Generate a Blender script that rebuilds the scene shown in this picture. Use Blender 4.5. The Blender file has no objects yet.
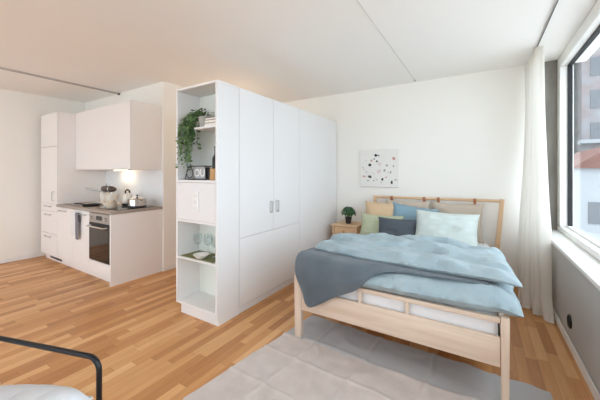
import bpy, bmesh, math, random
from mathutils import Vector, Matrix, noise
random.seed(7)
PI = math.pi
scene = bpy.context.scene
col = scene.collection

# ------------------------------------------------------------------ materials
def lin(c):
    return tuple(((v/255)/12.92 if v/255 <= .04045 else ((v/255+.055)/1.055)**2.4) for v in c) + (1,)

def mat(name, rgb, rough=.5, metal=0, var=.0, nscale=8, bump=0, bscale=60, stretch=(1, 1, 1), rgb2=None,
        emit=0, sheen=0, spec=.5, trans=0):
    m = bpy.data.materials.new(name); m.use_nodes = True
    nt = m.node_tree; N = nt.nodes; L = nt.links
    p = N['Principled BSDF']
    c = lin(rgb)
    p.inputs['Base Color'].default_value = c
    p.inputs['Roughness'].default_value = rough
    p.inputs['Metallic'].default_value = metal
    p.inputs['Specular IOR Level'].default_value = spec
    if sheen: p.inputs['Sheen Weight'].default_value = sheen
    tc = N.new('ShaderNodeTexCoord'); mp = N.new('ShaderNodeMapping')
    mp.inputs['Scale'].default_value = stretch
    L.new(tc.outputs['Object'], mp.inputs['Vector'])
    if var or rgb2:
        nz = N.new('ShaderNodeTexNoise'); nz.inputs['Scale'].default_value = nscale; nz.inputs['Detail'].default_value = 4
        L.new(mp.outputs[0], nz.inputs['Vector'])
        rp = N.new('ShaderNodeValToRGB')
        rp.color_ramp.elements[0].position = .3; rp.color_ramp.elements[1].position = .7
        d = lin(rgb2) if rgb2 else tuple(x*(1-var) for x in c[:3]) + (1,)
        rp.color_ramp.elements[0].color = d
        rp.color_ramp.elements[1].color = c
        L.new(nz.outputs['Fac'], rp.inputs[0]); L.new(rp.outputs[0], p.inputs['Base Color'])
    if bump:
        nb = N.new('ShaderNodeTexNoise'); nb.inputs['Scale'].default_value = bscale; nb.inputs['Detail'].default_value = 5
        L.new(mp.outputs[0], nb.inputs['Vector'])
        b = N.new('ShaderNodeBump'); b.inputs['Strength'].default_value = bump; b.inputs['Distance'].default_value = .01
        L.new(nb.outputs['Fac'], b.inputs['Height']); L.new(b.outputs[0], p.inputs['Normal'])
    if emit:
        p.inputs['Emission Color'].default_value = c; p.inputs['Emission Strength'].default_value = emit
    if trans:
        t = N.new('ShaderNodeBsdfTranslucent'); t.inputs['Color'].default_value = c
        mx = N.new('ShaderNodeMixShader'); mx.inputs[0].default_value = trans
        out = N['Material Output']
        L.new(p.outputs[0], mx.inputs[1]); L.new(t.outputs[0], mx.inputs[2]); L.new(mx.outputs[0], out.inputs[0])
    return m

def glass_mat(name, tint=(1, 1, 1), k=.9):
    m = bpy.data.materials.new(name); m.use_nodes = True
    nt = m.node_tree; N = nt.nodes; L = nt.links
    N.remove(N['Principled BSDF']); out = N['Material Output']
    tr = N.new('ShaderNodeBsdfTransparent'); tr.inputs[0].default_value = tint + (1,)
    gl = N.new('ShaderNodeBsdfGlossy'); gl.inputs['Roughness'].default_value = .02
    fr = N.new('ShaderNodeLayerWeight'); fr.inputs[0].default_value = .5
    pw = N.new('ShaderNodeMath'); pw.operation = 'POWER'; pw.inputs[1].default_value = 3.5
    mu = N.new('ShaderNodeMath'); mu.operation = 'MULTIPLY_ADD'; mu.inputs[1].default_value = k; mu.inputs[2].default_value = .04
    L.new(fr.outputs['Facing'], pw.inputs[0])
    mx = N.new('ShaderNodeMixShader')
    L.new(pw.outputs[0], mu.inputs[0]); L.new(mu.outputs[0], mx.inputs[0])
    L.new(tr.outputs[0], mx.inputs[1]); L.new(gl.outputs[0], mx.inputs[2]); L.new(mx.outputs[0], out.inputs[0])
    return m

def floor_mat():
    m = bpy.data.materials.new('oak_parquet'); m.use_nodes = True
    nt = m.node_tree; N = nt.nodes; L = nt.links; p = N['Principled BSDF']
    tc = N.new('ShaderNodeTexCoord'); sp = N.new('ShaderNodeSeparateXYZ'); L.new(tc.outputs['Object'], sp.inputs[0])
    def mth(op, a, b=None):
        n = N.new('ShaderNodeMath'); n.operation = op
        for i, v in enumerate((a, b)):
            if v is None: continue
            if isinstance(v, (int, float)): n.inputs[i].default_value = v
            else: L.new(v, n.inputs[i])
        return n.outputs[0]
    xs = mth('DIVIDE', sp.outputs[0], .066)
    row = mth('FLOOR', xs)
    wn = N.new('ShaderNodeTexWhiteNoise'); wn.noise_dimensions = '1D'; L.new(row, wn.inputs['W'])
    ys = mth('ADD', mth('DIVIDE', sp.outputs[1], .52), mth('MULTIPLY', wn.outputs['Value'], 7.3))
    cl = mth('FLOOR', ys)
    cb = N.new('ShaderNodeCombineXYZ'); L.new(row, cb.inputs[0]); L.new(cl, cb.inputs[1])
    w2 = N.new('ShaderNodeTexWhiteNoise'); w2.noise_dimensions = '2D'; L.new(cb.outputs[0], w2.inputs['Vector'])
    # grain
    mp = N.new('ShaderNodeMapping'); mp.inputs['Scale'].default_value = (28, 2.2, 1); L.new(tc.outputs['Object'], mp.inputs[0])
    off = N.new('ShaderNodeVectorMath'); off.operation = 'ADD'
    sc = N.new('ShaderNodeVectorMath'); sc.operation = 'SCALE'; sc.inputs['Scale'].default_value = 9
    L.new(w2.outputs['Color'], sc.inputs[0]); L.new(mp.outputs[0], off.inputs[0]); L.new(sc.outputs[0], off.inputs[1])
    nz = N.new('ShaderNodeTexNoise'); nz.inputs['Scale'].default_value = 1.6; nz.inputs['Detail'].default_value = 6
    nz.inputs['Distortion'].default_value = .6
    L.new(off.outputs[0], nz.inputs[0])
    f = mth('ADD', mth('MULTIPLY', w2.outputs['Value'], .62), mth('MULTIPLY', nz.outputs['Fac'], .42))
    rp = N.new('ShaderNodeValToRGB'); e = rp.color_ramp.elements
    e[0].position = .12; e[0].color = lin((166, 110, 64)); e[1].position = .9; e[1].color = lin((226, 180, 128))
    n = e.new(.5); n.color = lin((201, 145, 91))
    L.new(f, rp.inputs[0])
    ex = mth('ABSOLUTE', mth('SUBTRACT', mth('FRACT', xs), .5)); ey = mth('ABSOLUTE', mth('SUBTRACT', mth('FRACT', ys), .5))
    gap = mth('MAXIMUM', mth('GREATER_THAN', ex, .487), mth('GREATER_THAN', ey, .4975))
    mx = N.new('ShaderNodeMixRGB'); mx.blend_type = 'MULTIPLY'; mx.inputs[2].default_value = (.62, .55, .5, 1)
    L.new(gap, mx.inputs[0]); L.new(rp.outputs[0], mx.inputs[1]); L.new(mx.outputs[0], p.inputs['Base Color'])
    p.inputs['Roughness'].default_value = .38; p.inputs['Specular IOR Level'].default_value = .4
    return m

def wood_mat(name, a, b, axis=0, scale=1.0, rough=.5):
    st = [14, 14, 14]; st[axis] = 1.1
    return mat(name, a, rough, rgb2=b, nscale=2.2*scale, stretch=tuple(st), bump=.05, bscale=8)

M = dict(
    wall=mat('white_wall_paint', (243, 240, 233), .7, var=.01, nscale=3, bump=.05, bscale=120),
    ceil=mat('white_ceiling_paint', (245, 243, 240), .8, var=.01, nscale=2),
    parapet=mat('grey_parapet_paint', (186, 184, 181), .7, var=.03, nscale=4),
    jamb=mat('grey_concrete', (150, 145, 138), .8, rgb2=(118, 114, 108), nscale=6, bump=.2, bscale=30, stretch=(1, 1, .4)),
    floor=floor_mat(),
    trim=mat('white_trim', (238, 237, 234), .45, var=.01),
    cab=mat('white_laminate', (230, 229, 228), .4, var=.008, nscale=3),
    kit=mat('white_kitchen_front', (238, 234, 231), .4, var=.008, nscale=3),
    niche=mat('pale_niche_laminate', (228, 232, 224), .5, var=.01),
    counter=mat('stone_worktop', (174, 161, 150), .35, rgb2=(152, 140, 130), nscale=40),
    splash=mat('white_splashback', (236, 238, 238), .25, var=.01),
    steel=mat('brushed_steel', (190, 188, 185), .32, 1, var=.05, nscale=30),
    chrome=mat('chrome', (215, 213, 210), .15, 1, var=.02),
    handle=mat('satin_handle', (186, 186, 185), .4, .2, var=.03),
    black=mat('black_metal', (26, 26, 29), .38, .3, var=.1, nscale=20),
    blackp=mat('black_plastic', (30, 29, 29), .45, 0, var=.1),
    bglass=mat('black_ceramic_glass', (22, 21, 22), .08, 0, var=.1),
    ovenglass=mat('oven_door_glass', (38, 30, 26), .06, 0, var=.1),
    birch=wood_mat('pale_birch_x', (228, 208, 190), (212, 188, 166), 0),
    birchz=wood_mat('pale_birch_z', (228, 208, 190), (212, 188, 166), 2),
    pine=wood_mat('warm_pine', (222, 187, 150), (206, 168, 128), 0),
    pinez=wood_mat('warm_pine_z', (222, 187, 150), (206, 168, 128), 2),
    bamboo=wood_mat('bamboo', (206, 166, 116), (176, 132, 84), 2),
    leather=mat('tan_leather', (172, 106, 66), .5, var=.2, bump=.1),
    duvet=mat('washed_blue_linen', (160, 177, 182), .9, rgb2=(143, 161, 168), nscale=5, bump=1.0, bscale=16, sheen=.2),
    blanket=mat('slate_wool', (98, 108, 115), .95, rgb2=(84, 94, 101), nscale=7, bump=.4, bscale=160, sheen=.25),
    sheet=mat('white_cotton', (236, 237, 238), .85, var=.02, bump=.1, bscale=40),
    orange=mat('apricot_cotton', (216, 187, 152), .9, var=.06, bump=.15, bscale=90),
    green=mat('sage_cotton', (184, 190, 160), .9, var=.06, bump=.15, bscale=90),
    blue=mat('steel_blue_cotton', (136, 164, 178), .9, var=.08, bump=.2, bscale=60),
    dark=mat('charcoal_linen', (84, 90, 97), .9, var=.1, bump=.2, bscale=120),
    mint=mat('pale_mint_linen', (204, 213, 208), .9, var=.04, bump=.25, bscale=40),
    beige=mat('beige_headboard_fabric', (194, 179, 163), .9, var=.06, bump=.25, bscale=150),
    curtain=mat('sheer_linen', (240, 237, 230), .9, var=.03, nscale=60, trans=.35),
    seat=mat('pale_grey_upholstery', (216, 218, 221), .85, var=.03, bump=.2, bscale=140),
    pot=mat('dark_clay', (48, 38, 36), .5, var=.1),
    gpot=mat('grey_ceramic', (168, 166, 158), .5, var=.06),
    soil=mat('potting_soil', (48, 36, 27), .95, var=.4, nscale=40),
    leaf=mat('glossy_leaf', (38, 92, 42), .35, rgb2=(24, 62, 30), nscale=14),
    vine=mat('trailing_leaf', (108, 136, 84), .5, rgb2=(68, 100, 56), nscale=18),
    stem=mat('plant_stem', (104, 122, 74), .6, var=.1),
    canvas=mat('white_canvas', (234, 231, 225), .8, var=.015, nscale=20),
    pblack=mat('black_paint', (40, 44, 46), .7, var=.1), ppink=mat('pink_paint', (206, 156, 148), .7, var=.1),
    pgrey=mat('grey_paint', (158, 164, 166), .7, var=.1), pblush=mat('blush_paint', (226, 208, 206), .7, var=.03),
    paper=mat('white_paper', (236, 234, 228), .7, var=.02), greyp=mat('grey_cover', (172, 172, 173), .6, var=.05),
    brown=mat('brown_cover', (146, 110, 84), .7, var=.1), sand=mat('sand_cover', (206, 190, 168), .7, var=.05),
    cream=mat('cream_enamel', (238, 230, 216), .3, var=.02), choc=mat('dark_brown_enamel', (74, 54, 44), .3, var=.05),
    towel=mat('white_towel', (232, 230, 228), .95, var=.03, bump=.3, bscale=150), tstripe=mat('grey_towel', (130, 128, 132), .95, var=.08, bump=.3, bscale=150),
    moss=mat('olive_placemat', (126, 130, 88), .9, rgb2=(104, 108, 72), nscale=60, bump=.3, bscale=150),
    led=mat('warm_led_diffuser', (255, 226, 186), .5, emit=14),
    pane=glass_mat('window_glass', (.97, .985, .99), .25), cglass=glass_mat('clear_glassware', (.95, .97, .97), .6),
    plaster=mat('exterior_plaster', (152, 154, 158), .9, var=.06, nscale=.6),
    brick=mat('exterior_brick', (136, 122, 120), .9, rgb2=(140, 142, 144), nscale=.9),
    ext_roof=mat('exterior_clay_roof', (120, 84, 74), .9, var=.15, nscale=2),
    ext_white=mat('exterior_white_render', (160, 163, 166), .9, var=.04, nscale=1),
    ext_dark=mat('exterior_window_glass', (104, 108, 112), .3, var=.1),
    ext_ground=mat('exterior_pale_paving', (214, 212, 208), .95, var=.1),
    greypaint=mat('pale_grey_paint', (216, 213, 209), .6, var=.02),
    greymetal=mat('grey_painted_metal', (182, 176, 171), .5, var=.03),
    rubber=mat('black_gasket', (26, 27, 30), .6, var=.1),
)

def rug_mat():
    m = mat('woven_rug', (212, 200, 193), .95, rgb2=(198, 186, 179), nscale=9, bump=.5, bscale=260, sheen=.2)
    nt = m.node_tree; N = nt.nodes; L = nt.links; p = N['Principled BSDF']
    src = p.inputs['Base Color'].links[0].from_socket
    tc = N.new('ShaderNodeTexCoord'); sp = N.new('ShaderNodeSeparateXYZ'); L.new(tc.outputs['Object'], sp.inputs[0])
    # woven grey stripe along one short edge
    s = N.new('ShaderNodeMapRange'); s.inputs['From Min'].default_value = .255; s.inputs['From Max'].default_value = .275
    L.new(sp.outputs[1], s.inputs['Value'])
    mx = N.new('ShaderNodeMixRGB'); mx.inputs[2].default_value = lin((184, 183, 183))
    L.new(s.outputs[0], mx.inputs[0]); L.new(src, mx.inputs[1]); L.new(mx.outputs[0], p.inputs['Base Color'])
    return m
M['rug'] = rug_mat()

# ------------------------------------------------------------------ mesh tools
class MB:
    def __init__(s): s.bm = bmesh.new(); s.mi = 0
    def _mark(s, faces):
        for f in faces: f.material_index = s.mi
    def box(s, x0, x1, y0, y1, z0, z1, bev=0.0, seg=1, mtx=None):
        vs = [s.bm.verts.new((x, y, z)) for x in (x0, x1) for y in (y0, y1) for z in (z0, z1)]
        q = [(0, 1, 3, 2), (4, 6, 7, 5), (0, 4, 5, 1), (2, 3, 7, 6), (0, 2, 6, 4), (1, 5, 7, 3)]
        fs = [s.bm.faces.new([vs[i] for i in f]) for f in q]
        s._mark(fs)
        if bev:
            es = list({e for f in fs for e in f.edges})
            r = bmesh.ops.bevel(s.bm, geom=es, offset=bev, segments=seg, profile=.5, affect='EDGES')
            vs = list({v for v in r['verts']} | {v for v in vs if v.is_valid})
            for v in list(vs):
                for f in v.link_faces: f.material_index = s.mi
        if mtx is not None:
            bmesh.ops.transform(s.bm, matrix=mtx, verts=[v for v in vs if v.is_valid])
        return s
    def prism(s, pts, axis, a0, a1):
        def P(p, a):
            return (a, p[0], p[1]) if axis == 'x' else (p[0], a, p[1]) if axis == 'y' else (p[0], p[1], a)
        A = [s.bm.verts.new(P(p, a0)) for p in pts]; B = [s.bm.verts.new(P(p, a1)) for p in pts]
        n = len(pts); fs = [s.bm.faces.new(A[::-1]), s.bm.faces.new(B)]
        for i in range(n): fs.append(s.bm.faces.new((A[i], A[(i+1) % n], B[(i+1) % n], B[i])))
        s._mark(fs); return s
    def taper(s, p0, p1, a0, b0, a1, b1):
        # square post from p0 to p1; half sizes a (x), b (y)
        A = [s.bm.verts.new((p0[0]+i*a0, p0[1]+j*b0, p0[2])) for i, j in ((-1, -1), (1, -1), (1, 1), (-1, 1))]
        B = [s.bm.verts.new((p1[0]+i*a1, p1[1]+j*b1, p1[2])) for i, j in ((-1, -1), (1, -1), (1, 1), (-1, 1))]
        fs = [s.bm.faces.new(A[::-1]), s.bm.faces.new(B)]
        for i in range(4): fs.append(s.bm.faces.new((A[i], A[(i+1) % 4], B[(i+1) % 4], B[i])))
        es = list({e for f in fs for e in f.edges}); s._mark(fs)
        bmesh.ops.bevel(s.bm, geom=es, offset=min(a0, b0, a1, b1)*.25, segments=2, profile=.5, affect='EDGES')
        return s
    def tube(s, pts, r, n=10, caps=True):
        pts = [Vector(p) for p in pts]; rings = []; up = None
        for i, p in enumerate(pts):
            d = (pts[min(i+1, len(pts)-1)] - pts[max(i-1, 0)]).normalized()
            if up is None:
                up = Vector((0, 0, 1)) if abs(d.z) < .9 else Vector((1, 0, 0))
            x = d.cross(up).normalized(); y = x.cross(d).normalized(); up = y
            rr = r[i] if isinstance(r, (list, tuple)) else r
            rings.append([s.bm.verts.new(p + x*rr*math.cos(2*PI*k/n) + y*rr*math.sin(2*PI*k/n)) for k in range(n)])
        fs = []
        for a, b in zip(rings, rings[1:]):
            for k in range(n): fs.append(s.bm.faces.new((a[k], b[k], b[(k+1) % n], a[(k+1) % n])))
        if caps: fs += [s.bm.faces.new(rings[0]), s.bm.faces.new(rings[-1][::-1])]
        s._mark(fs); return s
    def lathe(s, prof, c=(0, 0, 0), n=28, mtx=None):
        c = Vector(c); rings = []; fs = []; allv = []
        for r, z in prof:
            if r < 1e-6: ring = [s.bm.verts.new(c + Vector((0, 0, z)))]
            else: ring = [s.bm.verts.new(c + Vector((r*math.cos(2*PI*k/n), r*math.sin(2*PI*k/n), z))) for k in range(n)]
            rings.append(ring); allv += ring
        for a, b in zip(rings, rings[1:]):
            for k in range(n):
                k2 = (k+1) % n
                if len(a) == 1 and len(b) == 1: continue
                if len(a) == 1: fs.append(s.bm.faces.new((a[0], b[k2], b[k])))
                elif len(b) == 1: fs.append(s.bm.faces.new((a[k], a[k2], b[0])))
                else: fs.append(s.bm.faces.new((a[k], a[k2], b[k2], b[k])))
        s._mark(fs)
        if mtx is not None: bmesh.ops.transform(s.bm, matrix=mtx, verts=allv)
        return s
    def grid(s, P, closed_u=False):
        V = [[s.bm.verts.new(p) for p in row] for row in P]; fs = []
        nu = len(V); nv = len(V[0])
        for i in range(nu - (0 if closed_u else 1)):
            for j in range(nv-1):
                a = V[i]; b = V[(i+1) % nu]
                fs.append(s.bm.faces.new((a[j], b[j], b[j+1], a[j+1])))
        s._mark(fs); return V
    def shell(s, top, bot):
        # closed skin between two equally sized point grids
        A = s.grid(top); B = s.grid([r for r in bot]); fs = []
        nu = len(A); nv = len(A[0])
        ring = [(i, 0) for i in range(nu)] + [(nu-1, j) for j in range(1, nv)] + [(i, nv-1) for i in range(nu-2, -1, -1)] + [(0, j) for j in range(nv-2, 0, -1)]
        for k in range(len(ring)):
            (a, b), (c, d) = ring[k], ring[(k+1) % len(ring)]
            fs.append(s.bm.faces.new((A[a][b], A[c][d], B[c][d], B[a][b])))
        s._mark(fs); return s
    def leaf(s, p, d, n, L, W, cup=.15):
        d = Vector(d).normalized(); n = Vector(n); x = d.cross(n)
        x = x.normalized() if x.length > 1e-4 else Vector((1, 0, 0)); n = x.cross(d).normalized(); p = Vector(p)
        prof = [(0, .08), (.2, .75), (.45, 1), (.75, .7), (1, .04)]
        Lf = []; Rt = []; Md = []
        for t, w in prof:
            c = p + d*L*t - n*cup*L*t*t
            Md.append(s.bm.verts.new(c)); Lf.append(s.bm.verts.new(c + x*W*w*.5 + n*W*.15*w)); Rt.append(s.bm.verts.new(c - x*W*w*.5 + n*W*.15*w))
        fs = []
        for i in range(len(prof)-1):
            fs.append(s.bm.faces.new((Md[i], Md[i+1], Lf[i+1], Lf[i]))); fs.append(s.bm.faces.new((Rt[i], Rt[i+1], Md[i+1], Md[i])))
        s._mark(fs); return s
    def build(s, name, mats, parent=None, smooth=True, angle=38, org=None):
        bmesh.ops.recalc_face_normals(s.bm, faces=s.bm.faces)
        me = bpy.data.meshes.new(name); s.bm.to_mesh(me); s.bm.free()
        for m in (mats if isinstance(mats, (list, tuple)) else [mats]): me.materials.append(m)
        if smooth:
            me.polygons.foreach_set('use_smooth', [True]*len(me.polygons))
            me.set_sharp_from_angle(angle=math.radians(angle))
        o = bpy.data.objects.new(name, me); col.objects.link(o)
        if parent is not None:
            r = parent; off = Vector(r.location)
            while r.parent is not None: r = r.parent; off += Vector(r.location)
            me.transform(Matrix.Translation(-off)); o.parent = parent
        else:
            if org is None:
                xs = [v.co.x for v in me.vertices]; ys = [v.co.y for v in me.vertices]; zs = [v.co.z for v in me.vertices]
                org = ((min(xs)+max(xs))/2, (min(ys)+max(ys))/2, min(zs))
            me.transform(Matrix.Translation(-Vector(org))); o.location = org
        return o

def B(name, m, parent, *a, bev=.002, **k):
    return MB().box(*a, bev=bev, **k).build(name, m, parent)

def tag(o, label, cat, group=None, kind=None):
    o['label'] = label; o['category'] = cat
    if group: o['group'] = group
    if kind: o['kind'] = kind
    return o
def thing(name, label, cat, loc, group=None):
    o = bpy.data.objects.new(name, None); col.objects.link(o); o.location = loc; o.empty_display_size = .1
    return tag(o, label, cat, group)
def struct(o): o['kind'] = 'structure'; return o

def catmull(P, n):
    out = []
    for i in range(len(P)-1):
        p0 = P[max(i-1, 0)]; p1 = P[i]; p2 = P[i+1]; p3 = P[min(i+2, len(P)-1)]
        for k in range(n):
            t = k/n
            out.append(.5*((2*p1) + (p2-p0)*t + (2*p0-5*p1+4*p2-p3)*t*t + (3*p1-p0-3*p2+p3)*t**3))
    out.append(P[-1]); return out
def refine(G, n):
    G = [catmull([Vector(p) for p in r], n) for r in G]
    cols = [catmull([G[i][j] for i in range(len(G))], n) for j in range(len(G[0]))]
    return [[cols[j][i] for j in range(len(cols))] for i in range(len(cols[0]))]

def fbm(x, y, z=0, o=4): return noise.fractal(Vector((x, y, z)), 1.0, 2.0, o)
def ridge(x, y, z=0): return 1-abs(noise.noise(Vector((x, y, z))))*2

# ------------------------------------------------------------------ room numbers
XL, XR, YB, YR, C = -5.84, .562, 4.107, -2.6, 2.508
YK, XK = 2.313, -3.56
# ------------------------------------------------------------------ the setting
struct(MB().box(XL-.2, XR+.3, YR-.2, YB+.2, -.12, 0).build('floor', M['floor'], org=(0, 0, 0)))
struct(MB().box(XL-.2, XR+.4, YR-.2, YB+.2, C, C+.15).build('ceiling', M['ceil']))
struct(MB().box(XK-.02, XR+.25, YB, YB+.2, 0, C).build('wall_back', M['wall']))
struct(MB().box(XL, XK, YK, YB, 0, C).build('wall_kitchen', M['wall']))
struct(MB().box(XL-.2, XL, YR-.2, YB, 0, C).build('wall_left', M['wall']))
struct(MB().box(XR, XR+.24, YR, YB, 0, .66).build('wall_right', M['parapet']))
w = MB().box(XL, -5.75, YR-.2, YR, 0, C).box(-.8, XR+.24, YR-.2, YR, 0, C).box(-5.75, -.8, YR-.2, YR, 2.46, C)  # rear wall out of view; its wide opening is sized for the daylight
struct(w.build('wall_rear', M['wall']))
struct(MB().box(XR, XR+.006, YR, YB-.005, 0, .07).box(XR-.012, XR, YR, YB, 0, .068, bev=.003).build('baseboard_right', M['trim']))
struct(MB().box(XL, XL+.012, YR, 1.66, 0, .06, bev=.003).build('baseboard_left', M['trim']))
struct(MB().box(XK, XK+.012, YK-.012, YB, 0, .05, bev=.003).build('baseboard_kitchen', M['trim']))
struct(MB().box(XK+.02, .3, YB-.012, YB, 0, .06, bev=.003).build('baseboard_back', M['trim']))
struct(MB().box(.52, .69, YB-.012, YB, .69, C-.001).build('trim_1', M['jamb']))
struct(MB().box(XR-.022, XR+.15, YR, YB-.001, .661, .69, bev=.006, seg=2).build('trim_2', M['trim']))
# window wall: frame, gasket, panes
def window_right():
    y0, y1, z0, z1 = YR, YB-.002, .69, C
    f = MB()
    f.box(.69, .80, y0, y1, z0, z0+.05, bev=.006).box(.69, .80, y0, y1, z1-.10, z1-.001, bev=.006)
    f.box(.69, .80, y1-.11, y1, z0+.05, z1-.1, bev=.006).box(.69, .80, y0, y0+.1, z0+.05, z1-.1, bev=.006)
    for y in (1.35, -.9): f.box(.69, .80, y-.06, y+.06, z0+.05, z1-.1, bev=.006)
    w = struct(f.build('window_1', M['trim']))
    g = MB(); g.box(.752, .79, y0+.1, y1-.11, z1-.114, z1-.1).box(.752, .79, y1-.124, y1-.11, z0+.05, z1-.1)
    g.build('gasket', M['rubber'], w)
    l = MB(); l.box(.745, .79, y0+.1, y1-.11, z0+.05, z0+.066, bev=.003).build('glazing_bead', M['trim'], w)
    MB().box(.768, .774, y0+.1, y1-.11, z0+.05, z1-.1).build('pane', M['pane'], w)
window_right()
def added_window_rear():  # unseen glazing behind the camera, added to bring daylight into the room
    f = MB(); x0, x1, z1 = -5.75, -.8, 2.46
    f.box(x0, x1, YR-.1, YR-.02, 0, .06).box(x0, x1, YR-.1, YR-.02, z1-.06, z1)
    for x in (x0+.03, -4.1, -2.45, x1-.03): f.box(x-.03, x+.03, YR-.1, YR-.02, .06, z1-.06)
    w = struct(f.build('added_rear_glazing', M['trim']))
    MB().box(x0+.06, x1-.06, YR-.063, YR-.057, .06, z1-.06).build('pane', M['pane'], w)
added_window_rear()

# ------------------------------------------------------------------ ceiling fittings
t = thing('curtain_track', 'thin dark curtain track on the ceiling above the window sill', 'curtain track', (.45, 1, 2.49))
B('rail', M['handle'], t, .445, .455, -2.0, 4.06, 2.492, C-.0005, bev=.003)
B('slot', M['blackp'], t, .447, .453, -2.0, 4.06, 2.4905, 2.492, bev=0)
t = thing('ceiling_track', 'grey metal ceiling rail in front of the kitchen', 'ceiling rail', (-4.66, 1, 2.48))
B('rail', M['greymetal'], t, -4.672, -4.648, -1.5, 2.29, 2.486, C-.0005, bev=.003)
B('end_cap', M['blackp'], t, -4.676, -4.644, 2.285, 2.305, 2.48, C-.0005, bev=.003)
t = thing('ceiling_cable', 'thin pale cable running along the ceiling above the bed', 'cable', (-.735, 1, 2.49))
MB().tube([(-.735, -1.5, C-.0035), (-.735, 4.01, C-.0035)], .0028, 8).build('wire', M['greypaint'], t)
MB().lathe([(0, -.012), (.012, -.012), (.014, -.006), (.014, -.0005), (0, -.0005)], (-.735, 4.015, C), 16).build('end_cap', M['handle'], t)

# ------------------------------------------------------------------ kitchen
YF = 1.682
def kit_box(x0, x1, z0, z1): return (x0, x1, YF+.02, YK-.002, z0, z1)
tc = thing('tall_cabinet', 'white full-height kitchen cabinet in the corner by the left wall', 'cabinet', (-5.39, 2.0, 0))
B('body', M['kit'], tc, -5.69, -5.09, YF+.02, YK-.002, .09, 2.17)
d = B('door', M['kit'], tc, -5.688, -5.094, YF, YF+.019, 1.683, 2.165, bev=.002)
d = B('door', M['kit'], tc, -5.688, -5.094, YF, YF+.019, .862, 1.677, bev=.002)
MB().tube([(-5.19, YF, .78+.12), (-5.19, YF-.028, .9), (-5.19, YF-.028, 1.03), (-5.19, YF, 1.03)], .006, 8).build('handle', M['handle'], d)
for z0, z1 in ((.742, .856), (.42, .736), (.096, .414)):
    d = B('drawer', M['kit'], tc, -5.688, -5.094, YF, YF+.019, z0, z1, bev=.002)
    MB().tube([(-5.50, YF, z1-.045), (-5.50, YF-.025, z1-.045), (-5.30, YF-.025, z1-.045), (-5.30, YF, z1-.045)], .006, 8).build('handle', M['handle'], d)
p = B('plinth', M['kit'], tc, -5.69, -5.09, YF+.06, YF+.08, 0, .088)
B('vent_grille', M['blackp'], p, -5.50, -5.10, YF+.055, YF+.0598, .03, .07, bev=0)

bc = thing('base_cabinet', 'white base cabinet under the worktop with towel hanging on it', 'cabinet', (-4.6, 2.0, 0))
B('body', M['kit'], bc, -5.088, -4.118, YF+.02, YK-.002, .09, .82)
for x0, x1, hx0, hx1 in ((-5.086, -4.60, -4.98, -4.78), (-4.595, -4.12, -4.54, -4.18)):
    d = B('door', M['kit'], bc, x0, x1, YF, YF+.019, .096, .818, bev=.002)
    MB().tube([(hx0, YF, .775), (hx0, YF-.028, .775), (hx1, YF-.028, .775), (hx1, YF, .775)], .006, 8).build('handle', M['handle'], d)
B('plinth', M['kit'], bc, -5.088, -3.606, YF+.06, YF+.08, 0, .088)

ov = thing('oven', 'built-in steel and black glass oven below the cooktop', 'oven', (-3.86, 2.0, 0.09))
X0, X1 = -4.114, -3.608
B('body', M['steel'], ov, X0, X1, YF+.02, YK-.002, .24, .82)
B('lower_panel', M['kit'], ov, X0, X1, YF, YF+.019, .096, .236, bev=.002)
cp = B('control_panel', M['steel'], ov, X0, X1, YF-.004, YF+.019, .70, .815, bev=.003)
B('display', M['bglass'], cp, -3.93, -3.79, YF-.0055, YF-.0042, .735, .785, bev=0)
for x in (-4.04, -3.69):
    MB().lathe([(0, 0), (.021, 0), (.019, .022), (0, .024)], (0, 0, 0), 20, Matrix.Translation((x, YF-.004, .757)) @ Matrix.Rotation(PI/2, 4, 'X')).build('knob', M['chrome'], cp)
od = B('door', M['blackp'], ov, X0+.004, X1-.004, YF-.006, YF+.019, .243, .694, bev=.004)
B('glass', M['ovenglass'], od, X0+.02, X1-.02, YF-.009, YF-.0062, .258, .63, bev=0)
MB().tube([(X0+.05, YF-.006, .66), (X0+.05, YF-.05, .66), (X1-.05, YF-.05, .66), (X1-.05, YF-.006, .66)], .010, 10).build('handle', M['chrome'], od)

tag(B('end_panel', M['kit'], None, -3.604, -3.582, YF-.006, YK-.002, 0, .82), 'white side panel closing the right end of the kitchen run', 'panel')
tag(MB().box(-5.086, -3.574, YF-.014, YK-.002, .822, .856, bev=.004).build('worktop', M['counter']), 'thin grey-brown worktop over the base cabinet and oven', 'worktop')
tag(MB().box(-5.086, XK, YK-.0015, YK-.0003, .857, 1.345).build('splashback', M['splash']), 'smooth white splashback panel between worktop and wall cabinet', 'splashback')
ct = thing('cooktop', 'black ceramic glass cooktop set into the worktop above the oven', 'cooktop', (-3.86, 2.0, .8565))
B('glass', M['bglass'], ct, -4.11, -3.62, 1.76, 2.22, .8565, .8625, bev=.002)
for x, y, r in ((-3.98, 1.88, .07), (-3.98, 2.1, .09), (-3.75, 1.88, .09), (-3.75, 2.1, .07)):
    MB().lathe([(r-.004, 0), (r, 0), (r, .0006), (r-.004, .0006), (r-.004, 0)], (x, y, .8626), 32).build('ring', M['greyp'], ct)
sk = thing('sink', 'steel sink set into the worktop beside the tall cabinet', 'sink', (-4.87, 1.98, .8565))
k = MB(); k.box(-5.06, -4.68, 1.76, 1.78, .8565, .861, bev=.001).box(-5.06, -4.68, 2.14, 2.16, .8565, .861, bev=.001).box(-5.06, -5.04, 1.78, 2.14, .8565, .861, bev=.001).box(-4.70, -4.68, 1.78, 2.14, .8565, .861, bev=.001)
k.build('rim', M['steel'], sk); B('basin', M['steel'], sk, -5.04, -4.70, 1.78, 2.14, .8566, .858, bev=0)
fc = thing('faucet', 'slim dark mixer tap with angled spout at the back of the sink', 'tap', (-4.72, 2.2, .8565))
MB().lathe([(0, 0), (.026, 0), (.026, .008), (.016, .014), (.016, .17), (0, .172)], (-4.72, 2.2, .8566), 20).build('column', M['steel'], fc)
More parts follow.
